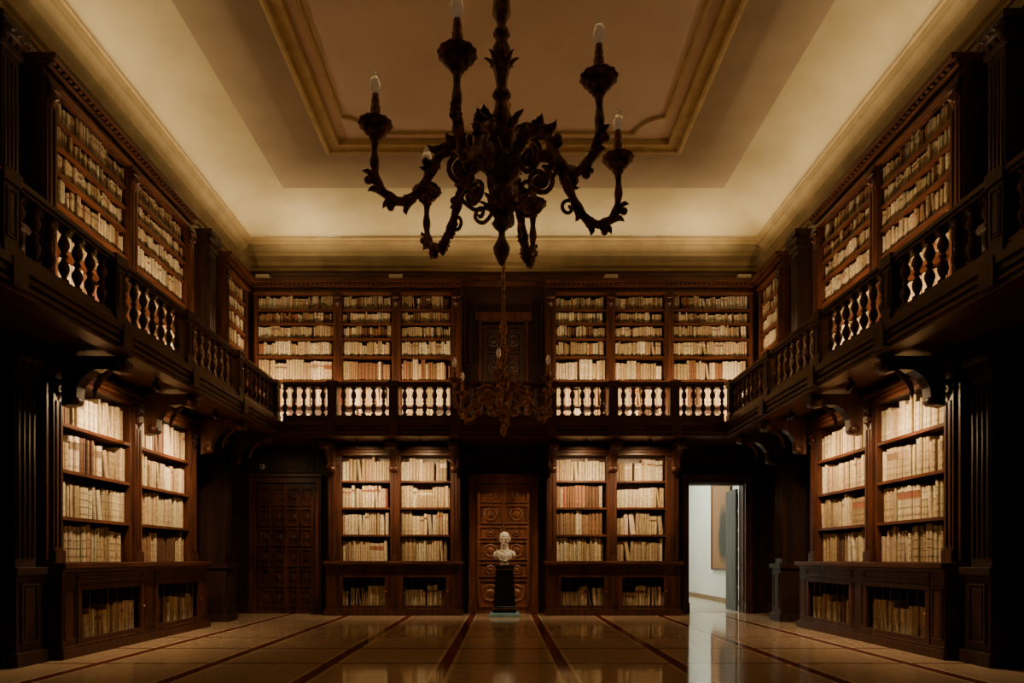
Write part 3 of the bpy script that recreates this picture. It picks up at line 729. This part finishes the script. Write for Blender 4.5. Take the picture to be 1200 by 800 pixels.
# ------------------------------------------------------------------ small fixtures
def spot_fixture(loc,rot,label="small black spotlight mounted under wooden gallery"):
    t=thing("spotlight",label,"lamp",loc,rot,group="spotlights aimed at the bookcases")
    mb=MB(); mb.lathe([(0.03,-0.02),(0.03,0)],10); mb.lathe([(0.008,-0.07),(0.008,-0.02)],8); part("mount",mb,[BLACK],t)
    mb=MB(); mb.M=Matrix.Translation((0,0,-0.09))@Matrix.Rotation(math.radians(-35),4,'X'); mb.lathe([(0.035,-0.07),(0.037,-0.05),(0.033,0.05),(0.02,0.06)],14); part("lamp_head",mb,[BLACK],t)
def light(kind,loc,tgt,power,col=(1,0.70,0.36),size=0.05,spot=None,sizey=None,blend=1.0):
    l=bpy.data.lights.new("lamp_or_fill_light",kind); l.energy=power; l.color=col
    o=link(bpy.data.objects.new("lamp_or_fill_light",l)); o.location=loc
    d=Vector(tgt)-Vector(loc); o.rotation_euler=d.to_track_quat('-Z','Y').to_euler()
    if kind=='AREA':
        l.shape='RECTANGLE'; l.size=size; l.size_y=sizey or size
    else: l.shadow_soft_size=size
    if kind=='SPOT': l.spot_size=math.radians(spot); l.spot_blend=blend
    return o
WARM=(1.0,0.67,0.33)
lowP=225; 
for x in (-2.685,-1.52,1.52,2.685):
    spot_fixture((x,12.5,3.279),0); light('SPOT',(x,12.50,3.13),(x,13.36,1.95),lowP,WARM,0.04,137)
for s_ in (-1,1):
    for y in (8.3,10.0):
        spot_fixture((s_*4.22,y,3.279),s_*-pi/2); light('SPOT',(s_*4.22,y,3.12),(s_*4.97,y,1.95),lowP*1.1,WARM,0.04,144)
upP=34
for x,w in ((4.05,1.3),(2.66,0.9),(1.51,0.9)):
    for s_ in (-1,1):
        o=light('AREA',(s_*x,12.45,3.98),(s_*x,13.35,4.25),upP*w,WARM,w*0.9,sizey=0.04)
for s_ in (-1,1):
    for y in (8.22,9.87,12.75):
        w=1.3 if y<12 else 0.7
        light('AREA',(s_*4.27,y,3.98),(s_*4.97,y,4.6),upP*w,WARM,w*0.9,sizey=0.04)
for o in bpy.data.objects:
    if o.type=='LIGHT' and o.data.type=='AREA' and abs(o.location.x)>4.2 and o.location.z<5:
        s_=1 if o.location.x>0 else -1
        zax=-Vector((s_*0.7,0,0.33)).normalized(); xax=Vector((0,1,0)); yax=zax.cross(xax)
        o.rotation_euler=Matrix((xax,yax,zax)).transposed().to_euler()
# cove uplights
COVE=(1.0,0.76,0.40)
def flood(x,y,rot):
    t=thing("floodlight","slim pale uplight resting on plaster cornice lip","lamp",(x,y,7.371),rot,group="uplights on the cornice")
    mb=MB(); mb.box(-0.24,0.24,-0.045,0.045,0.008,0.09); part("housing",mb,[FIXT],t,bevel=0.006)
    mb=MB(); mb.box(-0.2,-0.17,-0.03,0.03,0,0.008); part("foot",mb,[FIXT],t)
    mb=MB(); mb.box(0.17,0.2,-0.03,0.03,0,0.008); part("foot",mb,[FIXT],t)
for x in (-3.4,2.75,0.0): flood(x,WY-0.31,0)
for s_ in (-1,1):
    for y in (5.0,8.5,10.7,11.5): flood(s_*(WX-0.31),y,pi/2)
def strip(loc,L,P,alongY,lean):
    o=light('AREA',loc,(loc[0],loc[1],loc[2]+1),P,COVE,L,sizey=0.12)
    zax=-Vector(lean).normalized(); xax=Vector((0,1,0)) if alongY else Vector((1,0,0)); yax=zax.cross(xax)
    o.rotation_euler=Matrix((xax,yax,zax)).transposed().to_euler()
# floating strips stand in for cove uplights; low ones added to brighten the ceiling
for s_ in (-1,1):
    strip((s_*(WX-0.56),7.0,7.12),12.0,25,True,(s_*0.35,0,1))
    strip((s_*(WX-0.62),6.0,6.62),13.0,26,True,(-s_*0.5,0,1))
    strip((s_*3.9,WY-0.75,7.1),1.2,4,False,(0,0.3,1))
strip((0,WY-0.56,7.12),8.8,16,False,(0,0.35,1))
strip((0,WY-0.62,6.62),8.8,10,False,(0,-0.4,1))
# small lamps on top of upper bookcases
for x in (-2.1,2.1,-4.7,4.7):
    t=thing("wall_lamp","small pale box lamp on top of dark bookcase cornice","lamp",(x,13.36,6.511),0,group="box lamps above the bookcases")
    mb=MB(); mb.box(-0.13,0.13,-0.07,0.07,0.02,0.12); part("housing",mb,[FIXT],t,bevel=0.008)
    mb=MB(); mb.box(-0.1,0.1,-0.05,0.05,0,0.02); part("foot",mb,[FIXT],t)
# security cameras
for (x,y,z,r) in ((-4.82,13.66,2.93,0.2),(-5.2,11.3,2.6,1.0),(5.2,11.3,2.6,-1.0)):
    t=thing("security_camera","small white security camera with dark lens on panelling","camera",(x,y,z),r)
    mb=MB(); mb.lathe([(0.05,0),(0.05,0.02),(0.02,0.035)],14,0,(0,0.03,0),'y'); mb.box(-0.035,0.035,-0.12,0.0,-0.035,0.035); part("housing",mb,[WHITE],t,bevel=0.01)
    mb=MB(); mb.lathe([(0.025,0),(0.025,0.012),(0.012,0.018)],12,0,(0,-0.12,0),'y'); part("lens",mb,[LENS],t)

light('AREA',(3.9,17.8,4.1),(3.9,17.8,0),145,(0.97,1.0,0.82),1.6,sizey=3.2)
# bare spots, no fixture: one added to brighten the bust, one on left door
light('SPOT',(0.35,12.25,3.2),(0.02,12.95,1.4),55,(1,0.78,0.5),0.03,60)
light('SPOT',(-4.35,12.3,3.2),(-4.35,13.7,1.6),16,WARM,0.03,110)

w=bpy.data.worlds.new("world"); bpy.context.scene.world=w; w.use_nodes=True
w.node_tree.nodes["Background"].inputs[0].default_value=(1,0.75,0.5,1); w.node_tree.nodes["Background"].inputs[1].default_value=0.01

# ------------------------------------------------------------------ camera
cam=bpy.data.cameras.new("camera"); co=link(bpy.data.objects.new("camera",cam))
co.location=(0,0,CAMH); co.rotation_euler=(pi/2,0,0)
cam.lens=24; cam.sensor_width=36; cam.shift_x=10/1200; cam.shift_y=255/1200; cam.clip_start=0.05
bpy.context.scene.camera=co
